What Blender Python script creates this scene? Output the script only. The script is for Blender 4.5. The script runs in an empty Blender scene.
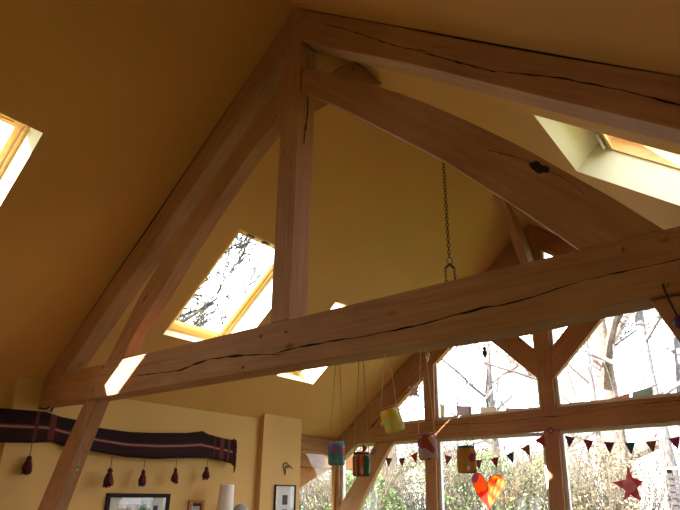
import bpy, bmesh, math, random
from mathutils import Vector, Matrix, noise
random.seed(7)
SC = bpy.context.scene
COL = SC.collection
FZ = -2.35                      # floor level while building (tie beam underside = 0); everything is lifted at the end
H, W, D, K = 3.057, 3.371, 5.075, 0.818
R = math.radians

# ------------------------------------------------------------------ materials
def newmat(name):
    m = bpy.data.materials.new(name); m.use_nodes = True
    nt = m.node_tree; b = nt.nodes['Principled BSDF']
    return m, nt, b
def mat(name, col, rough=.6, metal=0, var=0, scale=8, bump=0, spec=.3, emit=None):
    m, nt, b = newmat(name)
    b.inputs['Base Color'].default_value = (*col, 1)
    b.inputs['Roughness'].default_value = rough
    b.inputs['Metallic'].default_value = metal
    b.inputs['Specular IOR Level'].default_value = spec
    if var or bump:
        tc = nt.nodes.new('ShaderNodeTexCoord'); n = nt.nodes.new('ShaderNodeTexNoise')
        n.inputs['Scale'].default_value = scale; n.inputs['Detail'].default_value = 5
        nt.links.new(tc.outputs['Object'], n.inputs['Vector'])
        if var:
            r = nt.nodes.new('ShaderNodeValToRGB')
            r.color_ramp.elements[0].position = .3; r.color_ramp.elements[1].position = .7
            r.color_ramp.elements[0].color = (*[c*(1-var) for c in col], 1)
            r.color_ramp.elements[1].color = (*[min(1, c*(1+var)) for c in col], 1)
            nt.links.new(n.outputs['Fac'], r.inputs['Fac']); nt.links.new(r.outputs['Color'], b.inputs['Base Color'])
        if bump:
            bp = nt.nodes.new('ShaderNodeBump'); bp.inputs['Strength'].default_value = bump; bp.inputs['Distance'].default_value = .01
            nt.links.new(n.outputs['Fac'], bp.inputs['Height']); nt.links.new(bp.outputs['Normal'], b.inputs['Normal'])
    return m
def wood(name, dark, mid, light, gx=.9, gs=14, rough=.65, knots=True, bump=.25):
    """sawn oak: grain stretched along local x"""
    m, nt, b = newmat(name); L = nt.links.new
    tc = nt.nodes.new('ShaderNodeTexCoord'); mp = nt.nodes.new('ShaderNodeMapping')
    mp.inputs['Scale'].default_value = (gx, gs, gs); L(tc.outputs['Object'], mp.inputs['Vector'])
    n1 = nt.nodes.new('ShaderNodeTexNoise'); n1.inputs['Scale'].default_value = 2.2; n1.inputs['Detail'].default_value = 9; n1.inputs['Roughness'].default_value = .65; n1.inputs['Distortion'].default_value = .4
    L(mp.outputs['Vector'], n1.inputs['Vector'])
    n2 = nt.nodes.new('ShaderNodeTexNoise'); n2.inputs['Scale'].default_value = 1.3; n2.inputs['Detail'].default_value = 3
    L(tc.outputs['Object'], n2.inputs['Vector'])
    r = nt.nodes.new('ShaderNodeValToRGB'); e = r.color_ramp.elements
    e[0].position = .28; e[0].color = (*dark, 1); e[1].position = .72; e[1].color = (*light, 1)
    x = e.new(.5); x.color = (*mid, 1)
    mx = nt.nodes.new('ShaderNodeMath'); mx.operation = 'MULTIPLY_ADD'; mx.inputs[1].default_value = .55; mx.inputs[2].default_value = 0
    L(n1.outputs['Fac'], mx.inputs[0])
    ad = nt.nodes.new('ShaderNodeMath'); ad.operation = 'MULTIPLY_ADD'; ad.inputs[1].default_value = .45
    L(n2.outputs['Fac'], ad.inputs[0]); L(mx.outputs[0], ad.inputs[2]); L(ad.outputs[0], r.inputs['Fac'])
    out = r.outputs['Color']
    if knots:
        mp2 = nt.nodes.new('ShaderNodeMapping'); mp2.inputs['Scale'].default_value = (1.1, 2.6, 2.6); L(tc.outputs['Object'], mp2.inputs['Vector'])
        v = nt.nodes.new('ShaderNodeTexVoronoi'); v.inputs['Scale'].default_value = 1.5; L(mp2.outputs['Vector'], v.inputs['Vector'])
        rk = nt.nodes.new('ShaderNodeValToRGB'); k = rk.color_ramp.elements
        k[0].position = .03; k[0].color = (.25, .2, .16, 1); k[1].position = .1; k[1].color = (1, 1, 1, 1)
        L(v.outputs['Distance'], rk.inputs['Fac'])
        mm = nt.nodes.new('ShaderNodeMix'); mm.data_type = 'RGBA'; mm.blend_type = 'MULTIPLY'; mm.inputs['Factor'].default_value = .8
        L(out, mm.inputs['A']); L(rk.outputs['Color'], mm.inputs['B']); out = mm.outputs['Result']
    L(out, b.inputs['Base Color'])
    b.inputs['Roughness'].default_value = rough; b.inputs['Specular IOR Level'].default_value = .18
    bp = nt.nodes.new('ShaderNodeBump'); bp.inputs['Strength'].default_value = bump; bp.inputs['Distance'].default_value = .006
    L(n1.outputs['Fac'], bp.inputs['Height']); L(bp.outputs['Normal'], b.inputs['Normal'])
    return m
def glassmat(name, tint=(1, 1, 1), refl=.06):
    m = bpy.data.materials.new(name); m.use_nodes = True; nt = m.node_tree; nt.nodes.clear()
    o = nt.nodes.new('ShaderNodeOutputMaterial'); t = nt.nodes.new('ShaderNodeBsdfTransparent'); g = nt.nodes.new('ShaderNodeBsdfGlossy')
    t.inputs['Color'].default_value = (*tint, 1); g.inputs['Roughness'].default_value = .02
    mx = nt.nodes.new('ShaderNodeMixShader'); lw = nt.nodes.new('ShaderNodeLayerWeight'); lw.inputs['Blend'].default_value = .5
    pw = nt.nodes.new('ShaderNodeMath'); pw.operation = 'POWER'; pw.inputs[1].default_value = 5; ma = nt.nodes.new('ShaderNodeMath'); ma.operation = 'MULTIPLY_ADD'; ma.inputs[1].default_value = .6; ma.inputs[2].default_value = .02
    nt.links.new(lw.outputs['Facing'], pw.inputs[0]); nt.links.new(pw.outputs[0], ma.inputs[0]); nt.links.new(ma.outputs[0], mx.inputs[0]); nt.links.new(t.outputs[0], mx.inputs[1]); nt.links.new(g.outputs[0], mx.inputs[2]); nt.links.new(mx.outputs[0], o.inputs[0])
    return m
def patchmat(name, cols, scale=28, stripes=False, trans=.55, seed=0, dark=.0):
    """coloured tissue paper pasted on glass: part translucent"""
    m = bpy.data.materials.new(name); m.use_nodes = True; nt = m.node_tree; nt.nodes.clear(); L = nt.links.new
    o = nt.nodes.new('ShaderNodeOutputMaterial'); tc = nt.nodes.new('ShaderNodeTexCoord')
    r = nt.nodes.new('ShaderNodeValToRGB'); r.color_ramp.interpolation = 'CONSTANT'; e = r.color_ramp.elements
    n = len(cols)
    while len(e) < n: e.new(.5)
    for i, c in enumerate(cols): e[i].position = i/n; e[i].color = (*c, 1)
    mp = nt.nodes.new('ShaderNodeMapping'); mp.inputs['Location'].default_value = (seed, seed*.37, seed*1.7); L(tc.outputs['Object'], mp.inputs['Vector'])
    if stripes:
        w = nt.nodes.new('ShaderNodeTexWave'); w.inputs['Scale'].default_value = scale; w.inputs['Distortion'].default_value = 1.2; w.bands_direction = stripes
        L(mp.outputs['Vector'], w.inputs['Vector']); L(w.outputs['Fac'], r.inputs['Fac'])
    else:
        v = nt.nodes.new('ShaderNodeTexVoronoi'); v.inputs['Scale'].default_value = scale; L(mp.outputs['Vector'], v.inputs['Vector'])
        sx = nt.nodes.new('ShaderNodeSeparateColor'); L(v.outputs['Color'], sx.inputs[0]); L(sx.outputs[0], r.inputs['Fac'])
    d = nt.nodes.new('ShaderNodeBsdfDiffuse'); t = nt.nodes.new('ShaderNodeBsdfTranslucent'); mx = nt.nodes.new('ShaderNodeMixShader'); mx.inputs[0].default_value = trans
    L(r.outputs['Color'], d.inputs[0]); L(r.outputs['Color'], t.inputs[0]); L(d.outputs[0], mx.inputs[1]); L(t.outputs[0], mx.inputs[2])
    g = nt.nodes.new('ShaderNodeBsdfGlossy'); g.inputs['Roughness'].default_value = .25; m2 = nt.nodes.new('ShaderNodeMixShader'); m2.inputs[0].default_value = .06
    L(mx.outputs[0], m2.inputs[1]); L(g.outputs[0], m2.inputs[2]); L(m2.outputs[0], o.inputs[0])
    return m

OAK = wood('oak', (.24, .10, .048), (.385, .185, .098), (.50, .27, .155))
OAKR = wood('oak_window', (.36, .15, .05), (.48, .22, .08), (.58, .30, .13), knots=False)
PINE = wood('pine_frame', (.60, .36, .12), (.72, .46, .17), (.80, .55, .24), knots=False, rough=.35)
OCHRE = mat('ochre_paint', (.61, .365, .14), .85, var=.05, scale=1.2, bump=.05)
CEIL = mat('ochre_ceiling_paint', (.60, .325, .11), .85, var=.05, scale=1.2, bump=.05)
CREAM = mat('cream_paint', (.68, .62, .42), .8)
DARK = mat('dark_crack', (.012, .006, .003), .95)
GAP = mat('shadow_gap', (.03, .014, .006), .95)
GREYF = mat('pale_grey_frame', (.66, .62, .60), .45)
METAL = mat('dark_iron', (.05, .035, .025), .45, metal=.7)
GLASS = glassmat('clear_glass')
PEG = wood('peg_oak', (.30, .13, .05), (.40, .20, .08), (.5, .28, .12), knots=False)
STRING = mat('grey_string', (.30, .27, .20), .9)
WSTRING = mat('pale_string', (.62, .5, .36), .9)
FLOORM = wood('floor_boards', (.12, .06, .03), (.18, .09, .045), (.24, .13, .07), gx=1, gs=6, knots=False)

# ------------------------------------------------------------------ helpers
def tag(o, label=None, cat=None, group=None, kind=None):
    if label: o['label'] = label
    if cat: o['category'] = cat
    if group: o['group'] = group
    if kind: o['kind'] = kind
    return o
def empty(name, loc, label, cat, group=None, kind=None, rot=(0, 0, 0)):
    o = bpy.data.objects.new(name, None); COL.objects.link(o); o.location = loc; o.rotation_euler = rot
    o.empty_display_size = .1
    return tag(o, label, cat, group, kind)
def link(name, me, m, parent=None, world=True):
    """me verts are given in world coordinates when world=True (parent must be unrotated), else local"""
    o = bpy.data.objects.new(name, me)
    for x in (m if isinstance(m, (list, tuple)) else [m]): me.materials.append(x)
    COL.objects.link(o)
    if parent:
        o.parent = parent
        if world:
            p = Vector((0, 0, 0)); q = parent
            while q: p += q.location; q = q.parent
            o.location = -p
    return o
def smooth(o):
    for p in o.data.polygons: p.use_smooth = True
    return o
class MB:
    def __init__(s): s.v = []; s.f = []; s.mi = []
    def add(s, vs, fs, mi=0):
        n = len(s.v); s.v += [tuple(v) for v in vs]; s.f += [[i+n for i in f] for f in fs]; s.mi += [mi]*len(fs)
    def box(s, a, b, mi=0, M=None):
        x0, y0, z0 = a; x1, y1, z1 = b
        vs = [Vector(p) for p in ((x0,y0,z0),(x1,y0,z0),(x1,y1,z0),(x0,y1,z0),(x0,y0,z1),(x1,y0,z1),(x1,y1,z1),(x0,y1,z1))]
        if M: vs = [M @ v for v in vs]
        s.add(vs, [[0,3,2,1],[4,5,6,7],[0,1,5,4],[1,2,6,5],[2,3,7,6],[3,0,4,7]], mi)
    def tube(s, pts, rad, n=6, mi=0, cap=True):
        pts = [Vector(p) for p in pts]; rs = rad if isinstance(rad, (list, tuple)) else [rad]*len(pts)
        vs = []; up = None
        for i, p in enumerate(pts):
            t = (pts[min(i+1, len(pts)-1)]-pts[max(i-1, 0)]).normalized()
            if up is None or abs(up.dot(t)) > .95: up = Vector((0,0,1)) if abs(t.z) < .9 else Vector((1,0,0))
            a = t.cross(up).normalized(); b = a.cross(t); up = b
            for k in range(n):
                w = 2*math.pi*k/n; vs.append(p+(a*math.cos(w)+b*math.sin(w))*rs[i])
        fs = [[i*n+k, i*n+(k+1)%n, (i+1)*n+(k+1)%n, (i+1)*n+k] for i in range(len(pts)-1) for k in range(n)]
        if cap: fs += [list(range(n))[::-1], list(range((len(pts)-1)*n, len(pts)*n))]
        s.add(vs, fs, mi)
    def lathe(s, prof, n=20, mi=0, c=(0,0,0)):
        c = Vector(c); vs = [c+Vector((r*math.cos(2*math.pi*k/n), r*math.sin(2*math.pi*k/n), z)) for r, z in prof for k in range(n)]
        s.add(vs, [[i*n+k, i*n+(k+1)%n, (i+1)*n+(k+1)%n, (i+1)*n+k] for i in range(len(prof)-1) for k in range(n)], mi)
    def prism(s, poly, f0, f1, mi=0):
        """poly list of 2D, f0/f1 map 2D->3D for the two faces"""
        n = len(poly); vs = [f0(p) for p in poly]+[f1(p) for p in poly]
        s.add(vs, [list(range(n))[::-1], list(range(n, 2*n))]+[[i, (i+1)%n, n+(i+1)%n, n+i] for i in range(n)], mi)
    def build(s, name, m, parent=None, world=True, fix=True, M=None):
        me = bpy.data.meshes.new(name); vs = s.v
        me.from_pydata(vs, [], s.f)
        me.polygons.foreach_set('material_index', s.mi)
        if fix:
            bm = bmesh.new(); bm.from_mesh(me); bmesh.ops.recalc_face_normals(bm, faces=bm.faces); bm.to_mesh(me); bm.free()
        me.update()
        return link(name, me, m, parent, world)

def interp(pts, t):
    """pts polyline, t 0..1 by length"""
    ls = [math.dist(pts[i], pts[i+1]) for i in range(len(pts)-1)]; T = sum(ls)*t
    for i, l in enumerate(ls):
        if T <= l or i == len(ls)-1:
            u = T/l if l else 0
            return (pts[i][0]+(pts[i+1][0]-pts[i][0])*u, pts[i][1]+(pts[i+1][1]-pts[i][1])*u)
        T -= l
def timber(name, top, bot, w0, w1, m=None, parent=None, plane='XZ', jit=.003, n=None, bev=.007):
    """a sawn timber between an upper and a lower polyline (u,v), extruded w0..w1 across the frame"""
    L = (math.dist(top[0], top[-1])+math.dist(bot[0], bot[-1]))/2
    n = n or max(2, int(L/.15))
    mp = (lambda u, v, w: Vector((u, w, v))) if plane == 'XZ' else (lambda u, v, w: Vector((w, u, v)))
    mid0 = [(top[0][i]+bot[0][i])/2 for i in (0, 1)]; mid1 = [(top[-1][i]+bot[-1][i])/2 for i in (0, 1)]
    o3 = mp(*mid0, (w0+w1)/2); ax = (mp(*mid1, 0)-mp(*mid0, 0)).normalized(); wy = mp(0, 0, 1); az = ax.cross(wy).normalized()
    Mw = Matrix((( ax.x, wy.x, az.x), (ax.y, wy.y, az.y), (ax.z, wy.z, az.z)))
    if Mw.determinant() < 0: az = -az; Mw = Matrix(((ax.x, wy.x, az.x), (ax.y, wy.y, az.y), (ax.z, wy.z, az.z)))
    vs = []; sd = random.random()*50
    for i in range(n+1):
        t = i/n; a = interp(top, t); b = interp(bot, t)
        ja = noise.noise((t*L*1.5, sd, 0))*jit*2; jb = noise.noise((t*L*1.5, sd, 9))*jit*2
        if i in (0, n): ja = jb = 0
        for (p, w, j) in ((a, w0, ja), (a, w1, ja), (b, w1, jb), (b, w0, jb)):
            q = mp(p[0], p[1]+j, w)-o3
            vs.append(Mw.transposed() @ q)
    fs = [[0,1,2,3]]+[[n*4+3, n*4+2, n*4+1, n*4]]
    for i in range(n):
        for k in range(4): fs.append([i*4+k, (i+1)*4+k, (i+1)*4+(k+1)%4, i*4+(k+1)%4])
    me = bpy.data.meshes.new(name); me.from_pydata(vs, [], fs)
    bm = bmesh.new(); bm.from_mesh(me); bmesh.ops.recalc_face_normals(bm, faces=bm.faces); bm.to_mesh(me); bm.free()
    o = link(name, me, m or OAK, parent, False)
    pp = Vector((0, 0, 0)); q = parent
    while q: pp += q.location; q = q.parent
    o.location = o3-pp; o.rotation_euler = Mw.to_euler()
    if bev:
        md = o.modifiers.new('bevel', 'BEVEL'); md.width = bev; md.segments = 2; md.limit_method = 'ANGLE'; md.angle_limit = R(50)
    return o
def sub(parent, o):
    """re-hang an object whose transform was given in world terms under a rotated part"""
    M = Matrix.LocRotScale(o.location, o.rotation_euler, o.scale)
    Pm = Matrix.Identity(4); q = parent; ch = []
    while q: ch.append(Matrix.LocRotScale(q.location, q.rotation_euler, q.scale)); q = q.parent
    for x in reversed(ch): Pm = Pm @ x
    o.parent = parent; L = Pm.inverted() @ M
    o.location = L.to_translation(); o.rotation_euler = L.to_euler(); return o
def crack(pts, y, wmax, parent, name='drying_crack', seed=1):
    """a split in the face of a timber: ragged dark sliver following pts"""
    N = max(12, len(pts)*7); up = []; lo = []; rnd = random.Random(seed)
    for i in range(N+1):
        t = i/N; p = interp(pts, t)
        w = wmax*(.25+.75*abs(noise.noise((t*9, seed, 3)))*1.9)*min(1, t*10+.08, (1-t)*10+.08)
        d = (noise.noise((t*22, seed*3, 7)))*.006
        up.append((p[0], p[1]+w/2+d)); lo.append((p[0], p[1]-w/2+d))
    b = MB()
    vs = [Vector((p[0], y, p[1])) for p in up]+[Vector((p[0], y, p[1])) for p in lo]
    vs += [v+Vector((0, .006, 0)) for v in vs]; n = N+1
    fs = []
    for i in range(N):
        fs += [[i, i+1, n+i+1, n+i], [2*n+i, 3*n+i, 3*n+i+1, 2*n+i+1], [i, 2*n+i, 2*n+i+1, i+1], [n+i, n+i+1, 3*n+i+1, 3*n+i]]
    b.add(vs, fs); o = b.build(name, DARK); return sub(parent, o)
def peg(p, parent, r=.014, l=.03):
    b = MB(); b.tube([(0, l*.5, 0), (0, -l*.55, 0), (0, -l*.7, 0)], [r, r, r*.75], 10)
    o = b.build('peg', PEG, None); o.location = p; return sub(parent, o)

# ------------------------------------------------------------------ roof / ceiling
OFF = .50
def SL(side, a, y, h=0):  # point on slope, a = horizontal distance from ridge, h = vertical lift
    return Vector((side*a, y, H-K*a+h))
Y0, Y1 = -5.0, D+.12
LE = 3.70
NS = {-2.02: 0, .89: .21, 2.82: .145, .92: 0}   # inward splay of each well's near side
sky = dict(A=(-1, 1.518, 2.70, -2.02, -1.16), B=(-1, 1.545, 2.70, .89, 1.957), D=(-1, 1.81, 2.86, 2.82, 3.57), C=(1, 1.55, 2.70, .92, 1.88))
ST, SB = .28, .38               # outward shift of the top and bottom edges of each well
mbs = MB()
for side in (-1, 1):
    wins = [v for v in sky.values() if v[0] == side]
    for (h, up) in ((0, 0), (OFF, 1)):
        rects = [(w[1]+(ST if up else 0), w[2]+(SB if up else 0), w[3]+(NS[w[3]] if up else 0), w[4]) for w in wins]
        aa = sorted({0, LE}|{r[0] for r in rects}|{r[1] for r in rects}|{.8}); yy = sorted({Y0, Y1}|{r[2] for r in rects}|{r[3] for r in rects})
        for i in range(len(aa)-1):
            for j in range(len(yy)-1):
                ca, cy = (aa[i]+aa[i+1])/2, (yy[j]+yy[j+1])/2
                if any(r[0] < ca < r[1] and r[2] < cy < r[3] for r in rects): continue
                q = [SL(side, aa[i], yy[j], h), SL(side, aa[i+1], yy[j], h), SL(side, aa[i+1], yy[j+1], h), SL(side, aa[i], yy[j+1], h)]
                mbs.add(q, [[0,1,2,3]], 0)
    for (sd, a0, a1, y0, y1) in wins:
        I = [SL(sd, a0, y0), SL(sd, a1, y0), SL(sd, a1, y1), SL(sd, a0, y1)]
        yo = y0+NS[y0]; O = [SL(sd, a0+ST, yo, OFF), SL(sd, a1+SB, yo, OFF), SL(sd, a1+SB, y1, OFF), SL(sd, a0+ST, y1, OFF)]
        mbs.add(I+O, [[i, (i+1)%4, 4+(i+1)%4, 4+i] for i in range(4)], 1)
    # close the roof edges
    for y in (Y0, Y1): mbs.add([SL(side, 0, y), SL(side, LE, y), SL(side, LE, y, OFF), SL(side, 0, y, OFF)], [[0,1,2,3]], 0)
    mbs.add([SL(side, LE, Y0), SL(side, LE, Y1), SL(side, LE, Y1, OFF), SL(side, LE, Y0, OFF)], [[0,1,2,3]], 0)
ceil = mbs.build('ceiling', [CEIL, CREAM], fix=False)
tag(ceil, 'ochre plastered sloping ceiling rising to the ridge, pierced by skylight wells', 'ceiling', kind='structure')

def skylight(key, n, label):
    sd, a0, a1, y0, y1 = sky[key]
    a0 += ST; a1 += SB; y0 += NS[y0]
    t = empty('window_%d' % n, SL(sd, (a0+a1)/2, (y0+y1)/2, OFF), label, 'skylight', kind='structure')
    def ring(name, wd, h0, h1, m, ins=0, parent=t):
        b = MB(); b0 = a0+ins; b1 = a1-ins; c0 = y0+ins; c1 = y1-ins
        for (p, q, r, s) in ((b0, b0+wd, c0, c1), (b1-wd, b1, c0, c1), (b0+wd, b1-wd, c0, c0+wd), (b0+wd, b1-wd, c1-wd, c1)):
            P = [SL(sd, *c, h0) for c in ((p, r), (q, r), (q, s), (p, s))]; Q = [SL(sd, *c, h1) for c in ((p, r), (q, r), (q, s), (p, s))]
            b.add(P+Q, [[0,1,2,3],[4,5,6,7],[0,1,5,4],[1,2,6,5],[2,3,7,6],[3,0,4,7]])
        return b.build(name, m, parent)
    ring('frame', .035 if key != 'C' else .02, OFF-(.06 if key != 'C' else .17), OFF+.04, PINE)
    sash = ring('sash', .05, OFF-.03, OFF+.03, PINE, .04)
    b = MB(); e = .085
    P = [SL(sd, *c, OFF) for c in ((a0+e, y0+e), (a1-e, y0+e), (a1-e, y1-e), (a0+e, y1-e))]; Q = [p+Vector((0,0,.006)) for p in P]
    b.add(P+Q, [[0,1,2,3],[4,5,6,7],[0,1,5,4],[1,2,6,5],[2,3,7,6],[3,0,4,7]]); b.build('pane', GLASS, t)
    # ventilation bar along the top of the sash
    b = MB()
    for (u, v, r) in ((y0+.12, y1-.12, .012),): b.tube([SL(sd, a0+.05, u, OFF-.055), SL(sd, a0+.05, v, OFF-.055)], r, 8)
    b.build('control_bar', PINE, t)
    b = MB()
    for c in (y0+.22, y1-.40): b.box((-.02, -.05, -.012), (.02, .05, .012), 0, Matrix.Translation(SL(sd, a0+.045, c, OFF-.07)))
    b.build('latch', METAL, t)
    # flashing outside
    return t
skylight('A', 1, 'skylight with pine frame in the left ceiling slope, nearest the camera, cut by the left edge')
skylight('B', 2, 'large skylight with pine frame showing bare branches, seen between left rafter and king post')
skylight('D', 3, 'small skylight low on the far left slope, glimpsed under the tie beam')
wC = skylight('C', 4, 'skylight in the right ceiling slope with cream well, above the curved strut')
b = MB(); b.tube([(1.80, 1.60, 1.90), (1.80, 1.80, 1.87)], .012, 6); b.build('stay', mat('stay_metal', (.6, .58, .55), .3, metal=.6), wC)

# eaves and verge outside
b = MB()
for side in (-1, 1):
    for (p, q) in (((LE+.02, Y0), (4.35, D+.95)), ((0, D+.125), (LE+.02, D+.95))):
        a0, y0 = p; a1, y1 = q
        P = [SL(side, *c, .14) for c in ((a0, y0), (a1, y0), (a1, y1), (a0, y1))]; Q = [v+Vector((0,0,.22)) for v in P]
        b.add(P+Q, [[0,1,2,3],[4,5,6,7],[0,1,5,4],[1,2,6,5],[2,3,7,6],[3,0,4,7]])
tag(b.build('trim_1', wood('soffit_boards', (.3, .16, .08), (.4, .22, .11), (.5, .3, .16), knots=False)), 'boarded underside of the roof overhang outside the glazing', 'roof overhang', kind='structure')
# overhang brackets outside the corner
for sgn, lab in ((-1, 'oak overhang bracket outside the left corner of the glazed gable'), (1, 'oak overhang bracket outside the right corner of the glazed gable')):
    t = empty('overhang_bracket', (sgn*4.0, D+.3, -.9), lab, 'bracket', 'overhang brackets at the gable corners')
    timber('beam', [(D-1.0, -.16), (D+.92, -.16)], [(D-1.0, -.36), (D+.92, -.36)], sgn*4.0-.09, sgn*4.0+.09, OAKR, t, 'YZ')
    timber('brace', [(D-.85, -.50), (D-.35, -.36), (D+.30, -.22)], [(D-.85, -.95), (D-.27, -.62), (D+.35, -.36)], sgn*4.1-.06, sgn*4.1+.06, OAKR, t, 'YZ')
    timber('post', [(D-1.0, -.36), (D-1.0, FZ-.1)], [(D-.85, -.36), (D-.85, FZ-.1)], sgn*4.0-.07, sgn*4.0+.07, OAKR, t, 'YZ')

# ------------------------------------------------------------------ walls and floor
def boxobj(name, a, b_, m, label, cat, kind='structure', parent=None):
    b = MB(); b.box(a, b_); o = b.build(name, m, parent); return tag(o, label, cat, kind=kind)
b = MB(); b.box((-3.9, -5.1, FZ-.1), (3.9, D+.2, FZ)); tag(b.build('floor', FLOORM), 'wooden floor below the roof frame, out of view', 'floor', kind='structure')
# left wall: recessed panels x=-3.46, two piers, then the side window
b = MB(); WX = -3.46
top = lambda x: H-K*abs(x)+.05
def wallseg(mb, x, y0, y1, z0=FZ, z1=None, sgn=-1):
    z = top(x) if z1 is None else z1
    xo = sgn*3.68
    mb.add([(x, y0, z0), (x, y1, z0), (x, y1, z), (x, y0, z), (xo, y0, z0), (xo, y1, z0), (xo, y1, z if z1 is not None else top(xo)), (xo, y0, z if z1 is not None else top(xo))],
           [[0,1,2,3],[4,5,6,7],[0,1,5,4],[1,2,6,5],[2,3,7,6],[3,0,4,7]])
wy0, wy1, wz0, wz1 = -3.9, -1.6, -2.28, -.75
wallseg(b, -3.47, -5.0, wy0); wallseg(b, -3.47, wy1, -.235); wallseg(b, -3.47, wy0, wy1, z1=wz0); wallseg(b, -3.47, wy0, wy1, z0=wz1); wallseg(b, -3.395, -.235, .28); wallseg(b, -3.465, .28, 3.14); wallseg(b, -3.385, 3.14, 3.93)
wl = b.build('wall_left', OCHRE); tag(wl, 'ochre plastered left side wall with two shallow piers', 'wall', kind='structure')
t = empty('window_5', (-3.6, (wy0+wy1)/2, wz0), 'casement window added in the left wall to light the truss, out of view beside the camera', 'window', kind='structure')  # opening added out of view so daylight reaches the truss front
b = MB()
for y in (wy0, (wy0+wy1)/2-.03, wy1-.06): b.box((-3.62, y, wz0), (-3.56, y+.06, wz1))
for z in (wz0, wz1-.06): b.box((-3.615, wy0, z), (-3.565, wy1, z+.06))
b.build('frame', OAKR, t)
b = MB(); b.box((-3.592, wy0, wz0), (-3.587, wy1, wz1)); b.build('pane', GLASS, t)
ry0, ry1, rz0, rz1 = -4.3, -1.9, -2.28, -.55
t = empty('window_15', (3.6, (ry0+ry1)/2, rz0), 'low casement window added in the right wall for fill light, out of view behind the camera', 'window', kind='structure')  # unseen opening, added to brighten the left slope and rafter undersides
b = MB()
for y in (ry0, (ry0+ry1)/2-.03, ry1-.06): b.box((3.56, y, rz0), (3.62, y+.06, rz1))
for z in (rz0, rz1-.06): b.box((3.565, ry0, z), (3.615, ry1, z+.06))
b.build('frame', OAKR, t)
b = MB(); b.box((3.587, ry0, rz0), (3.592, ry1, rz1)); b.build('pane', GLASS, t)
b = MB(); wallseg(b, 3.46, -5.0, ry0, sgn=1); wallseg(b, 3.46, ry1, D-.2, sgn=1); wallseg(b, 3.46, ry0, ry1, z1=rz0, sgn=1); wallseg(b, 3.46, ry0, ry1, z0=rz1, sgn=1)
wr = b.build('wall_right', OCHRE); tag(wr, 'ochre plastered right side wall, out of view', 'wall', kind='structure')
# back gable with a glazed opening
b = MB(); yb0, yb1 = -5.1, -4.98
zr = lambda x: H-K*abs(x)
b.prism([(-3.7, FZ), (3.7, FZ), (3.7, zr(3.7)), (0, H), (-3.7, zr(3.7))], lambda p: (p[0], yb0, p[1]), lambda p: (p[0], yb1, p[1]))
tag(b.build('wall_back', OCHRE), 'ochre gable wall behind the camera', 'wall', kind='structure')

# ------------------------------------------------------------------ main truss
BT = .18
truss = empty('roof_truss', (0, BT/2, 0), 'oak king post roof truss with curved struts spanning the room in front', 'roof truss')
sv = .315
tie = timber('tie_beam', [(-W, .30), (W, .30)], [(-3.37, .018), (-2.4, -.004), (-.36, -.006), (.95, -.018), (1.64, -.018), (1.85, -.002), (2.32, .018), (W, .0)], 0, BT, None, truss, jit=.001, n=30)
rafL = timber('principal_rafter', [(-W+.01, .295), (-2.6, zr(2.6)-.035), (-1.7, zr(1.7)-.055), (-.8, zr(.8)-.03), (-.09, zr(.09)-.012)], [(-W+.42, .305), (-2.58, .62), (-1.7, 1.315), (-.55, 2.26), (-.09, zr(.09)-sv)], .0, BT-.01, None, truss)
rafR = timber('principal_rafter', [(.09, zr(.09)-.012), (.8, zr(.8)-.012), (1.9, zr(1.9)-.02), (2.6, zr(2.6)-.005), (W-.01, .295)], [(.09, 2.645), (.5, 2.315), (.976, 1.95), (1.4, 1.605), (1.97, 1.135), (2.446, .745), (W-.36, .305)], .0, BT-.01, None, truss)
kp = timber('king_post', [(-.095, H-.01), (-.09, 1.5), (-.085, .302)], [(.10, H-.01), (.095, 1.5), (.09, .302)], -.002, BT+.002, None, truss, jit=.002)
stR = timber('curved_strut', [(.09, 2.40), (.261, 2.275), (.485, 2.103), (.995, 1.685), (1.168, 1.529), (1.462, 1.246), (1.732, .970), (1.960, .713), (2.120, .535), (2.309, .304)],
    [(.09, 2.15), (.149, 2.101), (.394, 1.898), (.707, 1.606), (.984, 1.342), (1.272, 1.066), (1.490, .826), (1.646, .656), (1.808, .474), (1.954, .303)], .02, .075, None, truss, jit=.001, n=40)
stL = timber('curved_strut', [(-2.22, .304), (-2.052, .544), (-1.82, .86), (-1.5, 1.20), (-.995, 1.66), (-.485, 2.10), (-.09, 2.40)],
    [(-1.954, .303), (-1.821, .507), (-1.487, .84), (-1.2, 1.15), (-.892, 1.445), (-.493, 1.79), (-.113, 2.06), (-.09, 2.08)], .02, .15, None, truss, jit=.001, n=30)
brL = timber('knee_brace', [(-2.50, .01), (-2.80, -.474), (-3.06, -.952), (-3.30, -1.45), (-3.385, -1.8)], [(-2.27, .01), (-2.50, -.433), (-2.73, -.944), (-2.98, -1.5), (-3.30, -2.25)], .03, .15, None, truss)
brR = timber('knee_brace', [(2.195, .01), (2.29, -.22), (2.42, -.5), (2.66, -1.0), (2.98, -1.6), (3.38, -2.25)], [(2.50, .01), (2.80, -.474), (3.06, -.952), (3.30, -1.45), (3.44, -1.8)], .03, .15, None, truss)
rb = timber('ridge_brace', [(.18, 2.33), (.682, 2.93), (.98, 3.03)], [(.18, 2.05), (.80, 2.72), (1.22, 3.03)], -.06, .07, None, truss, 'YZ')
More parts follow.
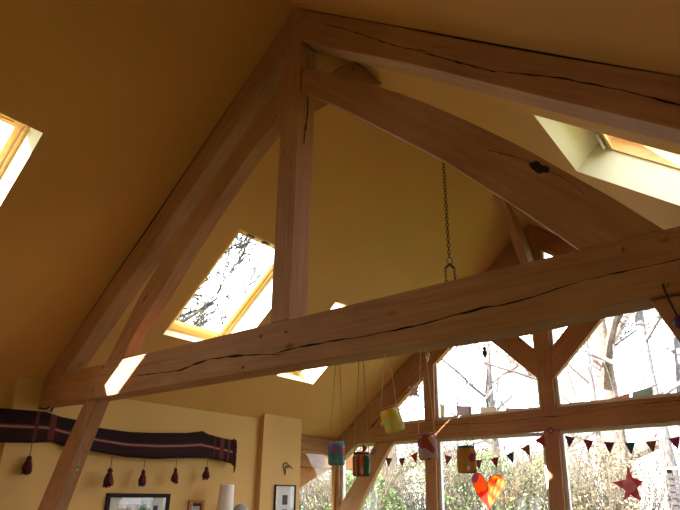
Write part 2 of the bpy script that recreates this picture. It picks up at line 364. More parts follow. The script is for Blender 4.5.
# dark strips painting in the shadow line between rafters and plaster
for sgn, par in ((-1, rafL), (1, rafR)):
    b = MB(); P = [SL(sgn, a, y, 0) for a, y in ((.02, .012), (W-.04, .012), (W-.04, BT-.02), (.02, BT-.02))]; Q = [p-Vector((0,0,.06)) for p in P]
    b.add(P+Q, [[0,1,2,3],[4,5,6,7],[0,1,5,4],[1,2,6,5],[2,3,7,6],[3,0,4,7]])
    sub(par, b.build('shadow_strip', GAP))
crack([(-1.75, .125), (-1.455, .116), (-1.052, .096), (-.931, .115), (-.699, .138), (-.370, .119), (.024, .074), (.1, .08)], -.0015, .018, tie, seed=1)
crack([(-.05, .085), (.201, .095), (.450, .093), (.679, .084), (.924, .085), (1.087, .086), (1.386, .109), (1.651, .109), (1.846, .133), (1.97, .15)], -.0015, .017, tie, seed=2)
crack([(1.95, .148), (2.191, .149), (2.343, .152), (2.9, .16)], -.0015, .006, tie, seed=3)
crack([(-2.7, .2), (-2.1, .19), (-1.3, .2), (-.9, .19)], -.0012, .003, tie, seed=14)
crack([(.30, 2.69), (.395, 2.605), (.544, 2.484), (.858, 2.184), (1.05, 2.01), (1.241, 1.868)], -.0015, .014, rafR, seed=4)
crack([(1.18, 1.90), (1.374, 1.730), (1.52, 1.60), (1.66, 1.48)], -.0015, .024, rafR, seed=5)
crack([(1.62, 1.515), (1.78, 1.41), (1.889, 1.335), (1.987, 1.270), (2.248, 1.061), (2.468, .867), (2.9, .5)], -.0015, .015, rafR, seed=6)
# king post split seen on its right side face
b = MB(); vs = []; N = 24
for i in range(N+1):
    t_ = i/N; z = 2.55-t_*.85; w = .008*(.3+abs(noise.noise((t_*8, 2, 2)))*1.6)*min(1, t_*6+.05, (1-t_)*6+.05); yc = .085+.03*noise.noise((t_*2.5, 5, 1))
    vs += [(.1015, yc-w, z), (.1015, yc+w, z)]
b.add(vs, [[2*i, 2*i+1, 2*i+3, 2*i+2] for i in range(N)]); 
me_k = b.build('drying_crack', DARK); md = me_k.modifiers.new('s', 'SOLIDIFY'); md.thickness = .01; sub(kp, me_k)
# knot of the curved strut with its shakes
b = MB(); N = 26; pts = []
for i in range(N):
    a = 2*math.pi*i/N; rr = .036*(1+.45*noise.noise((math.cos(a)*1.5, math.sin(a)*1.5, 4))); pts.append((1.812+math.cos(a)*rr*1.15-math.sin(a)*.02, .805+math.sin(a)*rr*1.3+math.cos(a)*-.018))
b.prism(pts, lambda p: (p[0], .018, p[1]), lambda p: (p[0], .024, p[1])); sub(stR, b.build('knot', mat('knot_dark', (.035, .014, .006), .9, var=.5, scale=40)))
crack([(1.55, 1.02), (1.68, .93), (1.80, .83)], .0185, .006, stR, seed=8)
crack([(1.82, .80), (1.93, .70), (2.03, .56)], .0185, .006, stR, seed=9)
crack([(1.80, .79), (1.80, .70), (1.83, .60)], .0185, .005, stR, seed=10)
for p in ((-2.206, 0, .265), (-2.33, 0, .07), (2.126, 0, .253), (2.30, 0, .258), (2.274, 0, .055), (-3.05, 0, .22)): peg(p, tie, .015, .034)
for p in ((-.02, 0, 2.72), (.02, 0, 2.2), (-.03, 0, 2.0), (.03, 0, 2.86)): peg(p, kp, .013, .012)
peg((.62, .02, 1.86), stR, .011, .01)
for p in ((-.17, 0, .225), (.07, 0, .215), (-.33, 0, .03)):
    b = MB(); b.tube([(0, .004, 0), (0, -.0012, 0)], [.016, .014], 12); o = b.build('knot', mat('knot_brown', (.16, .07, .025), .8)); o.location = p; o.scale = (1.2, 1, .8); sub(tie, o)

# ------------------------------------------------------------------ gable frame
gf = empty('gable_frame', (0, D+.07, FZ), 'oak post and rafter frame of the glazed gable at the far end', 'timber frame')
gy0, gy1 = D, D+.13
gv = .42; gvr = .31
timber('rafter', [(-3.72, zr(3.72)-.01), (-.0, H-.012)], [(-3.72, zr(3.72)-gv), (-.0, H-gv)], gy0, gy1, None, gf)
timber('rafter', [(.0, H-.012), (3.72, zr(3.72)-.01)], [(.0, H-gvr), (3.72, zr(3.72)-gvr)], gy0, gy1, None, gf)
trn = timber('transom', [(-3.60, .225), (-1.641, .277), (-.127, .320), (1.525, .351), (3.3, .37)], [(-3.60, -.01), (-2.641, .012), (-.719, .026), (.829, .052), (1.478, .075), (3.6, .10)], gy0-.004, gy1, None, gf, jit=.002, n=30)
crack([(-1.815, .215), (-.705, .174), (-.139, .216), (.124, .210), (.381, .242), (.745, .264), (1.199, .287), (1.8, .29)], gy0-.0055, .012, trn, seed=11)
crack([(-3.0, .12), (-2.4, .10), (-1.95, .13)], gy0-.0055, .005, trn, seed=12)
cpu = timber('post', [(-.075, H-gvr), (-.10, 1.3), (-.115, .31)], [(.115, H-gvr), (.095, 1.16), (.077, .33)], gy0, gy1, None, gf)
timber('post', [(-.115, .03), (-.14, -.935), (-.17, FZ)], [(.077, .04), (.044, -.93), (.01, FZ)], gy0, gy1, None, gf)
timber('post', [(-1.885, 1.15), (-1.90, .27)], [(-1.715, 1.15), (-1.735, .275)], gy0, gy1, None, gf)
timber('post', [(-1.91, .02), (-1.943, -.979), (-1.96, FZ)], [(-1.735, .022), (-1.762, -.975), (-1.78, FZ)], gy0, gy1, None, gf)
timber('post', [(1.70, 1.35), (1.69, .35)], [(1.87, 1.22), (1.86, .35)], gy0, gy1, None, gf)
timber('post', [(1.69, .08), (1.66, FZ)], [(1.87, .08), (1.84, FZ)], gy0, gy1, None, gf)
timber('post', [(-3.72, -.02), (-3.73, FZ)], [(-3.57, -.02), (-3.57, FZ)], gy0, gy1, None, gf)
timber('post', [(3.57, .0), (3.57, FZ)], [(3.72, .0), (3.72, FZ)], gy0, gy1, None, gf)
# braces
timber('brace', [(-.60, 1.68), (-.405, 1.44), (-.085, 1.10)], [(-1.02, 1.70), (-.793, 1.404), (-.11, .72)], gy0+.01, gy1-.02, None, gf, jit=.001)
timber('brace', [(.085, 1.10), (.421, 1.44), (.60, 1.68)], [(.08, .69), (.760, 1.373), (1.04, 1.68)], gy0+.01, gy1-.02, None, gf, jit=.001)
timber('brace', [(-3.58, -.98), (-3.2, -.50), (-2.835, -.0)], [(-3.58, -1.42), (-3.216, -1.01), (-2.508, .01)], gy0+.01, gy1-.02, None, gf, jit=.001)
timber('brace', [(3.58, -.98), (2.835, .06)], [(3.58, -1.42), (2.508, .08)], gy0+.01, gy1-.02, None, gf, jit=.001)
# ridge brace, seen from below, leaning out of the gable post up to the ridge
timber('ridge_brace', [(3.94, 3.03), (4.3, 2.88), (5.07, 1.9)], [(4.2, 3.04), (4.62, 2.86), (5.07, 2.35)][::1], -.07, .05, None, gf, 'YZ')
# corner wall plates
pl = timber('wall_plate', [(3.9, .07), (gy1, .07)], [(3.9, -.13), (gy1, -.13)], -3.70, -3.60, None, gf, 'YZ')
timber('wall_plate', [(D-.25, .07), (gy1, .07)], [(D-.25, -.13), (gy1, -.13)], 3.60, 3.70, None, gf, 'YZ')

# glazing bays
def inset(poly, d):
    n = len(poly); out = []
    A = sum(poly[i][0]*poly[(i+1)%n][1]-poly[(i+1)%n][0]*poly[i][1] for i in range(n)); s = 1 if A > 0 else -1
    for i in range(n):
        p0 = Vector(poly[i-1]); p = Vector(poly[i]); p1 = Vector(poly[(i+1)%n])
        d0 = (p-p0).normalized(); d1 = (p1-p).normalized(); n0 = Vector((-d0.y, d0.x))*s; n1 = Vector((-d1.y, d1.x))*s
        m = (n0+n1); m = m/(m.dot(n0)) if abs(m.dot(n0)) > .15 else n0
        out.append(tuple(p+m*d))
    return out
def bay(n, poly, label, w=.045, fm=GREYF, mpf=None):
    f3 = mpf or (lambda y: (lambda p: (p[0], y, p[1])))
    cx = sum(p[0] for p in poly)/len(poly); cz = min(p[1] for p in poly)
    t = empty('window_%d' % n, f3(D+.09)((cx, cz)), label, 'window', kind='structure')
    b = MB(); q = inset(poly, w); m = len(poly)
    for i in range(m):
        j = (i+1) % m
        vs = [f3(y)(p) for y in (D+.055, D+.12) for p in (poly[i], poly[j], q[j], q[i])]
        b.add(vs, [[0,1,2,3],[4,5,6,7],[0,1,5,4],[1,2,6,5],[2,3,7,6],[3,0,4,7]])
    b.build('frame', fm, t)
    b = MB(); b.prism(inset(poly, w*.8), f3(D+.086), f3(D+.092)); b.build('pane', GLASS, t)
    return t
zl = lambda x: zr(x)-gv+.01
bay(6, [(-3.3, .235), (-1.89, .27), (-1.89, zl(1.89)), (-3.3, zl(3.3)-.0+.02 if zl(3.3) > .26 else .245)][:4] if False else [(-3.0, .24), (-1.895, .272), (-1.895, zl(1.895))], 'triangular pane of the gable above the transom, left of the left post')
bay(7, [(-1.735, .275), (-.11, .315), (-.08, zl(.08)), (-1.735, zl(1.735))], 'gable pane above the transom between left post and centre post')
bay(8, [(.085, .325), (1.70, .35), (1.70, zl(1.70)+.11), (.1, zl(.1)+.11)], 'gable pane above the transom right of the centre post, showing bare trees')
bay(9, [(1.86, .36), (2.95, .37), (1.86, zl(1.86)+.1)], 'triangular gable pane above the transom at the right end')
bay(10, [(-3.57, FZ+.02), (-1.955, FZ+.02), (-1.91, .015), (-3.57, -.005)], 'tall gable pane below the transom at the left corner')
bay(11, [(-1.775, FZ+.02), (-.165, FZ+.02), (-.115, .025), (-1.735, .015)], 'tall gable pane below the transom left of the centre post')
bay(12, [(.015, FZ+.02), (1.665, FZ+.02), (1.69, .07), (.075, .035)], 'tall gable pane below the transom right of the centre post')
bay(13, [(1.845, FZ+.02), (3.57, FZ+.02), (3.57, .08), (1.87, .07)], 'tall gable pane below the transom at the right corner')
side = lambda y: (lambda p: (-3.69+(y-D-.055)*.8, p[0], p[1]))
bay(14, [(3.94, FZ+.02), (D, FZ+.02), (D, -.13), (3.94, -.13)], 'narrow side window between the end pier and the corner post', fm=OAKR, mpf=side)
# sloping inner stops under the gable rafters
b = MB()
for s in (-1, 1):
    P = [SL(s, a, y, (-gv if s < 0 else -gvr)-.01) for a, y in ((.12, D+.02), (3.0, D+.02), (3.0, D+.12), (.12, D+.12))]; Q = [p-Vector((0,0,.09 if s < 0 else .05)) for p in P]
    b.add(P+Q, [[0,1,2,3],[4,5,6,7],[0,1,5,4],[1,2,6,5],[2,3,7,6],[3,0,4,7]])
b.build('glazing_stop', OAKR, gf)

# ------------------------------------------------------------------ hanging lantern jars
TY = .10
def jar(x, ztop, cols, label, r=.049, h=.125, tilt=0, stripes=False, seed=0, rim=(.1, .25, .22), smat=STRING, yaw=.5, scale=26, sx=1.0):
    t = empty('lantern_jar', (x, TY, ztop-h), label, 'lantern', 'painted glass jar lanterns hanging under the tie beam')
    # body in local coordinates
    piv = Matrix.Translation((0, 0, h)) @ Matrix.Rotation(tilt, 4, Vector((math.cos(-.8), math.sin(-.8)*-1, 0)).cross(Vector((0,0,1))) if tilt else Vector((0,1,0))) @ Matrix.Translation((0, 0, -h))
    prof = [(.001, .0), (r*.86, 0), (r*.98, .006), (r, .018), (r, h*.80), (r*.93, h*.87), (r*.80, h*.91), (r*.80, h), (r*.76, h), (r*.76, h*.9), (r*.95, h*.78), (r*.95, .02), (.001, .008)]
    b = MB(); b.lathe(prof, 24); b.v = [tuple(piv @ Vector(v)) for v in b.v]
    smooth(b.build('jar_body', patchmat('paper_%d' % seed, cols, scale, stripes, seed=seed), t, False))
    b = MB(); rr = r*.84
    for z in (h*.93, h*.965): b.tube([piv @ Vector((rr*math.cos(a*math.pi/10), rr*math.sin(a*math.pi/10), z)) for a in range(21)], .0035, 6)
    b.build('neck_wire', mat('neck_%d' % seed, rim, .5), t, False)
    b = MB(); L = -.004-(ztop-h)
    for s in (-1, 1):
        a = piv @ Vector((s*rr*math.cos(yaw), s*rr*math.sin(yaw), h*.95)); e = Vector((s*.012*math.cos(yaw), s*.012*math.sin(yaw), L))
        b.tube([a, a.lerp(e, .5)+Vector((0, 0, 0)), e], .0023, 5)
    b.tube([Vector((-.012*math.cos(yaw), -.012*math.sin(yaw), L)), Vector((0, 0, L+.012)), Vector((.012*math.cos(yaw), .012*math.sin(yaw), L))], .0018, 5)
    b.build('string', smat, t, False)
    return t
jar(.43, -.492, [(.10, .38, .42), (.09, .34, .40), (.62, .14, .30), (.12, .42, .44), (.30, .22, .55)], 'teal, purple and pink patched jar lantern, furthest left under the beam', seed=1, rim=(.15, .4, .42), h=.132)
jar(.612, -.557, [(.02, .16, .11), (.9, .20, .04), (.42, .02, .05), (.95, .24, .04)], 'jar lantern with orange, crimson and dark green upright stripes', stripes='X', seed=2.6, scale=9.5, rim=(.03, .06, .05), h=.13, r=.05)
jar(.80, -.32, [(.85, .78, .20), (.9, .75, .18), (.75, .70, .2), (.95, .6, .12), (.75, .75, .3)], 'tilted olive yellow jar lantern with pink rim, hanging highest', seed=3, rim=(.6, .12, .12), tilt=.30, smat=WSTRING, r=.056, h=.14)
jar(1.04, -.475, [(.70, .45, .60), (.9, .6, .15), (.50, .10, .09), (.75, .55, .58)], 'mauve topped jar lantern with yellow and maroon patches', seed=4.3, rim=(.4, .15, .3), smat=WSTRING, r=.05, h=.135, tilt=.06)
jar(1.262, -.548, [(.72, .33, .06), (.75, .42, .08), (.70, .30, .06), (.50, .08, .20), (.72, .38, .08)], 'amber brown jar lantern with teal neck and purple patch, furthest right', seed=5.1, rim=(.02, .18, .16), r=.047, h=.13)

def strand(name, pts, r, m, parent, world=True):
    b = MB(); b.tube(pts, r, 5); return b.build(name, m, parent, world)
# crystal and small dark pendant
t = empty('crystal_drop', (1.07, .09, -.10), 'clear faceted crystal drop hanging from the tie beam', 'ornament')
b = MB(); b.lathe([(.0005, .0), (.009, .014), (.0135, .034), (.009, .052), (.0005, .062)], 8); b.build('crystal', mat('crystal', (.85, .85, .9), .05, metal=.6), t, False)
strand('thread', [(0, 0, .06), (0, 0, .105)], .0009, STRING, t, False)
t = empty('bird_pendant', (1.375, .16, -.085), 'tiny dark pendant dangling from the tie beam beside the amber jar', 'ornament')
b = MB(); b.lathe([(.0005, -.022), (.006, -.014), (.0125, .0), (.011, .014), (.006, .020), (.010, .028), (.006, .038), (.0005, .041)], 10); b.build('bead', mat('navy_bead', (.02, .025, .05), .4), t, False)
strand('thread', [(0, 0, .038), (0, 0, .08)], .0012, METAL, t, False)
# ornament on the left peg
t = empty('bead_ornament', (-2.33, -.026, -.60), 'small multicoloured bead bird on a long string from the left peg', 'ornament')
strand('string', [(0, 0, .028), (.002, .0, .35), (0, 0, .62), (.0, .022, .668)], .0022, mat('blue_thread', (.28, .26, .42), .4), t, False)
for i, (c, p, r) in enumerate((((.55, .04, .05), (-.032, 0, 0), .014), ((.75, .7, .6), (-.006, 0, -.002), .013), ((.05, .25, .12), (.016, 0, .012), .014), ((.5, .12, .05), (.008, 0, -.03), .011), ((.08, .06, .2), (.002, 0, .004), .012))):
    b = MB(); b.lathe([(.0004, -r), (r*.7, -r*.7), (r, 0), (r*.7, r*.7), (.0004, r)], 10, c=p); smooth(b.build('bead', mat('bead_%d' % i, c, .35), t, False))
# cord on the right peg
t = empty('peg_cord', (2.262, -.03, -.12), 'dark cord with a purple bead looped on the right peg', 'ornament')
strand('cord', [(.012, .012, .175), (.004, 0, .165), (.015, 0, .1), (.035, 0, .02)], .004, mat('dark_cord', (.035, .022, .02), .8), t, False)
b = MB(); b.lathe([(.0004, -.03), (.018, -.02), (.024, 0), (.018, .02), (.0004, .03)], 12, c=(.037, 0, .0)); smooth(b.build('bead', mat('purple_bead', (.09, .02, .16), .4), t, False))

# ------------------------------------------------------------------ hanging chain
t = empty('hanging_chain', (0, 2.50, 1.2), 'iron chain with a hook and two short branches hanging from the ridge', 'chain')
def linkring(b, c, l, w, r, ang):
    pts = []
    for i in range(13):
        a = 2*math.pi*i/12; x = w*math.cos(a); z = l*math.sin(a)
        pts.append(Vector(c)+Vector((x*math.cos(ang), x*math.sin(ang), z)))
    b.tube(pts, r, 5, cap=False)
b = MB(); z = H-.02; i = 0
while z > 1.62: linkring(b, (0, 2.5, z), .025, .015, .0052, (i % 2)*math.pi/2+.7); z -= .040; i += 1
b.build('main_chain', METAL, t)
b = MB(); linkring(b, (0, 2.5, 1.575), .04, .034, .005, .9); b.tube([(-.05*.7, 2.5-.05*.7, 1.49), (0, 2.5, 1.535), (.05*.7, 2.5+.05*.7, 1.49)], [.014, .018, .014], 8); b.build('hook', METAL, t)
for s in (-1, 1):
    b = MB(); z = 1.47; i = 0
    while z > 1.0: linkring(b, (s*.05*.7, 2.5+s*.05*.7, z), .022, .013, .0048, (i % 2)*math.pi/2+.7); z -= .034; i += 1
    b.build('branch_chain', METAL, t)
b = MB(); b.tube([(-.1, 2.4, .985), (.1, 2.6, .985)], .012, 8); b.build('crossbar', METAL, t)

# ------------------------------------------------------------------ window hangings
def sheet(name, poly, y, th, m, parent):
    b = MB(); b.prism(poly, lambda p: (p[0], y, p[1]), lambda p: (p[0], y+th, p[1])); return b.build(name, m, parent)
REDG = patchmat('red_glass', [(.75, .05, .02), (.9, .14, .02), (.8, .07, .05), (.95, .22, .03)], 7, trans=.8, seed=2)
ORG = patchmat('orange_glass', [(.88, .16, .02), (1., .42, .05), (.95, .24, .02), (1., .6, .12)], 3.2, 'DIAGONAL', trans=.8, seed=5)
PNKG = mat('pink_lilac_glass', (.6, .12, .35), .4)
t = empty('heart_suncatcher', (-.87, 4.9, -.94), 'red and orange stained heart suncatcher hanging in the glazed gable', 'suncatcher')
hl = [(-.884, -.942), (-1.03, -.76), (-1.087, -.64), (-1.10, -.56), (-1.07, -.505), (-1.02, -.485), (-.965, -.50), (-.92, -.55), (-.883, -.625), (-.89, -.75)]
hr = [(-.884, -.942), (-.885, -.75), (-.879, -.625), (-.84, -.55), (-.79, -.52), (-.72, -.512), (-.66, -.53), (-.625, -.575), (-.64, -.65), (-.70, -.74), (-.79, -.84)]
sheet('left_lobe', hl, 4.895, .008, REDG, t); sheet('right_lobe', hr, 4.895, .008, ORG, t)
b = MB()
for q in (hl, hr): b.tube([(p[0], 4.899, p[1]) for p in q+[q[0]]], .006, 5)
b.build('leading', mat('lead_red', (.25, .02, .02), .5), t)
lp = [(-1.085, -.60), (-1.09, -.55), (-1.06, -.512), (-1.02, -.497), (-.99, -.52), (-1.0, -.57), (-1.04, -.62)]
sheet('pink_patch', lp, 4.890, .004, PNKG, t)
for q in ([(-.83, -.86), (-.80, -.72), (-.73, -.56), (-.75, -.56), (-.82, -.72)], [(-.80, -.80), (-.72, -.68), (-.66, -.56), (-.68, -.56), (-.74, -.68)], [(-.95, -.80), (-.99, -.68), (-1.0, -.66), (-.965, -.8)]):
    sheet('flame_stripe', q, 4.890, .004, mat('deep_red', (.45, .02, .01), .4), t)
strand('thread', [(-.884, 4.9, -.60), (-.84, 4.93, .01), (-.84, 5.06, .03)], .0018, STRING, t)

t = empty('star_suncatcher', (.86, 4.9, -.81), 'dusty red five pointed star hanging low in the right gable pane', 'star')
star = [(.886, -.420), (.915, -.56), (1.025, -.600), (.948, -.675), (.965, -.815), (.869, -.749), (.780, -.810), (.818, -.695), (.685, -.612), (.840, -.580)]
cs = (sum(p[0] for p in star)/10, sum(p[1] for p in star)/10)
b = MB()
n = 10; vs = [(p[0], 4.90, p[1]) for p in star]+[(cs[0], 4.87, cs[1]), (cs[0], 4.93, cs[1])]
b.add(vs, [[i, (i+1)%n, 10] for i in range(n)]+[[(i+1)%n, i, 11] for i in range(n)])
b.build('star_body', patchmat('star_paper', [(.55, .13, .17), (.48, .10, .14), (.60, .2, .24)], 9, trans=.5, seed=4), t)
b = MB(); b.tube([(cs[0], 4.862, cs[1]), (cs[0], 4.872, cs[1])], [.04, .075], 10); b.build('centre_patch', patchmat('dusty_pink', [(.9, .35, .42), (.9, .42, .48)], 20, trans=.5), t)
strand('thread', [(.886, 4.9, -.42), (.892, 4.93, .05), (.892, 5.06, .06)], .002, STRING, t)

t = empty('paper_flower', (-1.89, 4.78, .62), 'pale lilac spiky paper flower hanging left of the left gable post', 'ornament')
b = MB()
for k in range(8):
    a = k*math.pi/4; u = Vector((math.cos(a), 0, math.sin(a))); v = Vector((-math.sin(a), 0, math.cos(a))); c = Vector((-1.89, 4.78, .68))
    b.add([c, c+u*.05+v*.022, c+u*(.16 if k % 2 else .10)+Vector((0, -.02, 0)), c+u*.05-v*.022], [[0,1,2,3]])
o = b.build('petals', mat('lilac_paper', (.62, .5, .66), .8), t); md = o.modifiers.new('s', 'SOLIDIFY'); md.thickness = .004
strand('thread', [(-1.89, 4.78, .70), (-1.88, 4.9, 1.0), (-1.88, 5.02, 1.10)], .0015, STRING, t)

def rosette(loc, label, cols):
    t = empty('rosette', loc, label, 'ornament'); b = MB(); N = 10
    for k in range(N):
        a = 2*math.pi*k/N; u = Vector((math.cos(a), 0, math.sin(a))); v = Vector((-math.sin(a), 0, math.cos(a)))
        b.add([Vector((0,-.006,0)), u*.03+v*.014, u*.052+Vector((0,-.012,0)), u*.03-v*.014], [[0,1,2,3]])
    o = b.build('petals', mat('petal', cols[0], .7), t, False); md = o.modifiers.new('s', 'SOLIDIFY'); md.thickness = .003
    b = MB(); b.tube([(0, .01, -.004), (0, -.02, -.004)], [.018, .012], 8); b.build('centre', mat('centre', cols[1], .6), t, False)
rosette((-.01, D-.018, .03), 'magenta and white rosette pinned below the transom on the centre post', ((.35, .03, .22), (.7, .6, .6)))
rosette((-2.86, D-.008, -.14), 'small blue and red rosette on the lower left gable brace', ((.10, .08, .35), (.5, .05, .05)))

# bunting
t = empty('bunting', (-1.0, 4.98, -.1), 'string of small dark triangular pennants looped across the gable windows', 'bunting')
seg = [((-3.0, -.02), (-1.84, -.10), .20), ((-1.84, -.10), (-.01, .02), .27), ((-.01, .02), (2.2, .12), .235)]
b = MB()
def cat(p, q, sag, u): return (p[0]+(q[0]-p[0])*u, p[1]+(q[1]-p[1])*u-sag*4*u*(1-u))
pts = []
for (p, q, s) in seg:
    for i in range(17): pts.append((cat(p, q, s, i/16)[0], 4.97+.09*(1 if i in (0, 16) else 0), cat(p, q, s, i/16)[1]))
b.tube(pts, .0018, 5); b.build('string', mat('bunting_tape', (.62, .55, .55), .9), t)
fl = [(-2.97, 0, 0), (-2.50, 0, 1), (-2.27, 0, 1), (-2.05, 0, 0), (-1.48, 1, 2), (-1.02, 1, 3), (-.777, 1, 0), (-.558, 1, 4), (-.335, 1, 5), (-.135, 1, 0), (.25, 2, 6), (.467, 2, 0), (.702, 2, 6), (.93, 2, 7), (1.155, 2, 5), (1.40, 2, 8)]
pc = [(.32, .03, .05), (.18, .05, .03), (.30, .08, .14), (.26, .05, .10), (.05, .08, .14), (.24, .09, .06), (.12, .05, .08), (.02, .10, .13), (.28, .03, .20), (.30, .03, .06)]
pm = [mat('pennant_cloth_%d' % i, c, .9, var=.35, scale=30) for i, c in enumerate(pc)]
for k, (x, si, ci) in enumerate(fl):
    p, q, s = seg[si]; u = (x-p[0])/(q[0]-p[0]); u0 = u-.060/(q[0]-p[0]); u1 = u+.060/(q[0]-p[0])
    A = cat(p, q, s, max(0, u0)); B = cat(p, q, s, min(1, u1)); dx = (B[0]-A[0], B[1]-A[1])
    tip = ((A[0]+B[0])/2+dx[1]*.9, (A[1]+B[1])/2-.135)
    b = MB(); b.prism([A, B, tip], lambda p: (p[0], 4.968, p[1]), lambda p: (p[0], 4.972, p[1]))
    b.build('pennant', pm[ci], t)

# pale prayer flags outside, strung behind the glass
t = empty('prayer_flags', (0, 5.9, .4), 'line of faded pale square flags strung outside above the transom', 'bunting')
fs = ((-2.3, .67), (0.02, .40), .02); fs2 = ((0.02, .40), (2.6, 1.02), .05)
b = MB(); b.tube([(cat(*fs, i/10)[0], 5.9, cat(*fs, i/10)[1]) for i in range(11)]+[(cat(*fs2, i/10)[0], 5.9, cat(*fs2, i/10)[1]) for i in range(1, 11)], .005, 5); b.build('line', mat('line', (.35, .3, .35), .9), t)
pale = [(.5, .45, .62), (.80, .74, .72), (.78, .42, .40), (.62, .66, .48), (.72, .72, .74), (.70, .30, .24), (.28, .42, .36)]
fls = [(fs, .06, 3), (fs, .28, 0), (fs, .46, 1), (fs, .64, 2), (fs, .84, 3), (fs2, .035, 4), (fs2, .26, 5), (fs2, .37, 6)]
for sg, u, ci in fls:
    ww = .15 if sg is fs else .12
    a_ = cat(*sg, u-ww/2/1.2); c_ = cat(*sg, u+ww/2/1.2); bb = MB()
    bb.prism([a_, c_, (c_[0]-.02, c_[1]-.25), (a_[0]+.03, a_[1]-.27)], lambda p: (p[0], 5.9+.03*math.sin(p[0]*30), p[1]), lambda p: (p[0], 5.905+.03*math.sin(p[0]*30), p[1]))
    bb.build('flag', mat('flag_%d' % ci, pale[ci], .9), t)

# ------------------------------------------------------------------ left wall: woven hanging
m, nt, bs = newmat('handwoven_band'); L = nt.links.new
uv = nt.nodes.new('ShaderNodeUVMap'); sp = nt.nodes.new('ShaderNodeSeparateXYZ'); L(uv.outputs[0], sp.inputs[0])
rv = nt.nodes.new('ShaderNodeValToRGB'); rv.color_ramp.interpolation = 'CONSTANT'; e = rv.color_ramp.elements
stops = [(0, (.030, .014, .016)), (.42, (.12, .018, .026)), (.46, (.30, .19, .17)), (.50, (.22, .07, .07)), (.535, (.085, .015, .022)), (.57, (.022, .012, .014))]
while len(e) < len(stops): e.new(.9)
for i, (p, c) in enumerate(stops): e[i].position = p; e[i].color = (*c, 1)
L(sp.outputs[1], rv.inputs['Fac'])
rh = nt.nodes.new('ShaderNodeValToRGB'); rh.color_ramp.interpolation = 'CONSTANT'; e = rh.color_ramp.elements
# red crossbands near both ends (u is metres / 4)
bands = []
def band(u0, u1): bands.append((u0/4, 1)); bands.append((u1/4, 0))
U0 = -.95
for a_, c_ in ((-.005, .03), (.14, .20)): band(a_-U0, c_-U0)
for a_, c_ in ((2.27, 2.30), (2.37, 2.43), (2.49, 2.52)): band(a_-U0, c_-U0)
bands = [(0, 0)]+bands
while len(e) < len(bands): e.new(.99)
for i, (p, v) in enumerate(bands): e[i].position = p; e[i].color = (v, v, v, 1)
L(sp.outputs[0], rh.inputs['Fac'])
mx = nt.nodes.new('ShaderNodeMix'); mx.data_type = 'RGBA'; L(rh.outputs['Color'], mx.inputs['Factor']); L(rv.outputs['Color'], mx.inputs['A']); mx.inputs['B'].default_value = (.12, .028, .026, 1)
L(mx.outputs['Result'], bs.inputs['Base Color']); bs.inputs['Roughness'].default_value = .95; bs.inputs['Specular IOR Level'].default_value = .1
WOV = m
MAROON = mat('maroon_wool', (.075, .012, .022), .95, var=.4, scale=120)
t = empty('woven_wall_hanging', (-3.36, .9, -.4), 'long dark maroon woven band with a pale stripe and tassels on the left wall', 'wall hanging')
ht = [(-.95, -.06), (-.338, -.045), (-.065, -.035), (.083, -.033), (.244, -.066), (.463, -.085), (.699, -.136), (1.066, -.147), (1.392, -.130), (1.816, -.095), (2.03, -.06), (2.072, -.045), (2.171, -.077), (2.405, -.109), (2.578, -.121)]
hb = [(-.95, -.37), (-.280, -.360), (-.005, -.344), (.188, -.321), (.329, -.355), (.672, -.385), (1.046, -.420), (1.434, -.422), (1.854, -.389), (2.205, -.370), (2.436, -.395), (2.595, -.424)]
hx = -3.375
me = bpy.data.meshes.new('band'); vs = []; fs_ = []; uvs = []; NX, NZ = 120, 6
for i in range(NX+1):
    u = i/NX; A = interp(ht, u); B = interp(hb, u)
    y = -.95+u*3.54
    def atx(pl, yy):
        for k in range(len(pl)-1):
            if pl[k][0] <= yy <= pl[k+1][0]: w = (yy-pl[k][0])/(pl[k+1][0]-pl[k][0]); return pl[k][1]*(1-w)+pl[k+1][1]*w
        return pl[-1][1] if yy > pl[-1][0] else pl[0][1]
    zt, zb = atx(ht, y), atx(hb, y)
    for j in range(NZ+1):
        w = j/NZ; z = zb+(zt-zb)*w
        vs.append((hx+.012*math.sin(y*5.1)+.006*noise.noise((y*6, z*6, 0)), y, z)); uvs.append(((y-U0)/4, w))
for i in range(NX):
    for j in range(NZ):
        a = i*(NZ+1)+j; fs_.append([a, a+NZ+1, a+NZ+2, a+1])
me.from_pydata(vs, [], fs_); ul = me.uv_layers.new(name='UVMap')
for lp_ in me.loops: ul.data[lp_.index].uv = uvs[lp_.vertex_index]
o = link('band', me, WOV, t); smooth(o); md = o.modifiers.new('s', 'SOLIDIFY'); md.thickness = .008
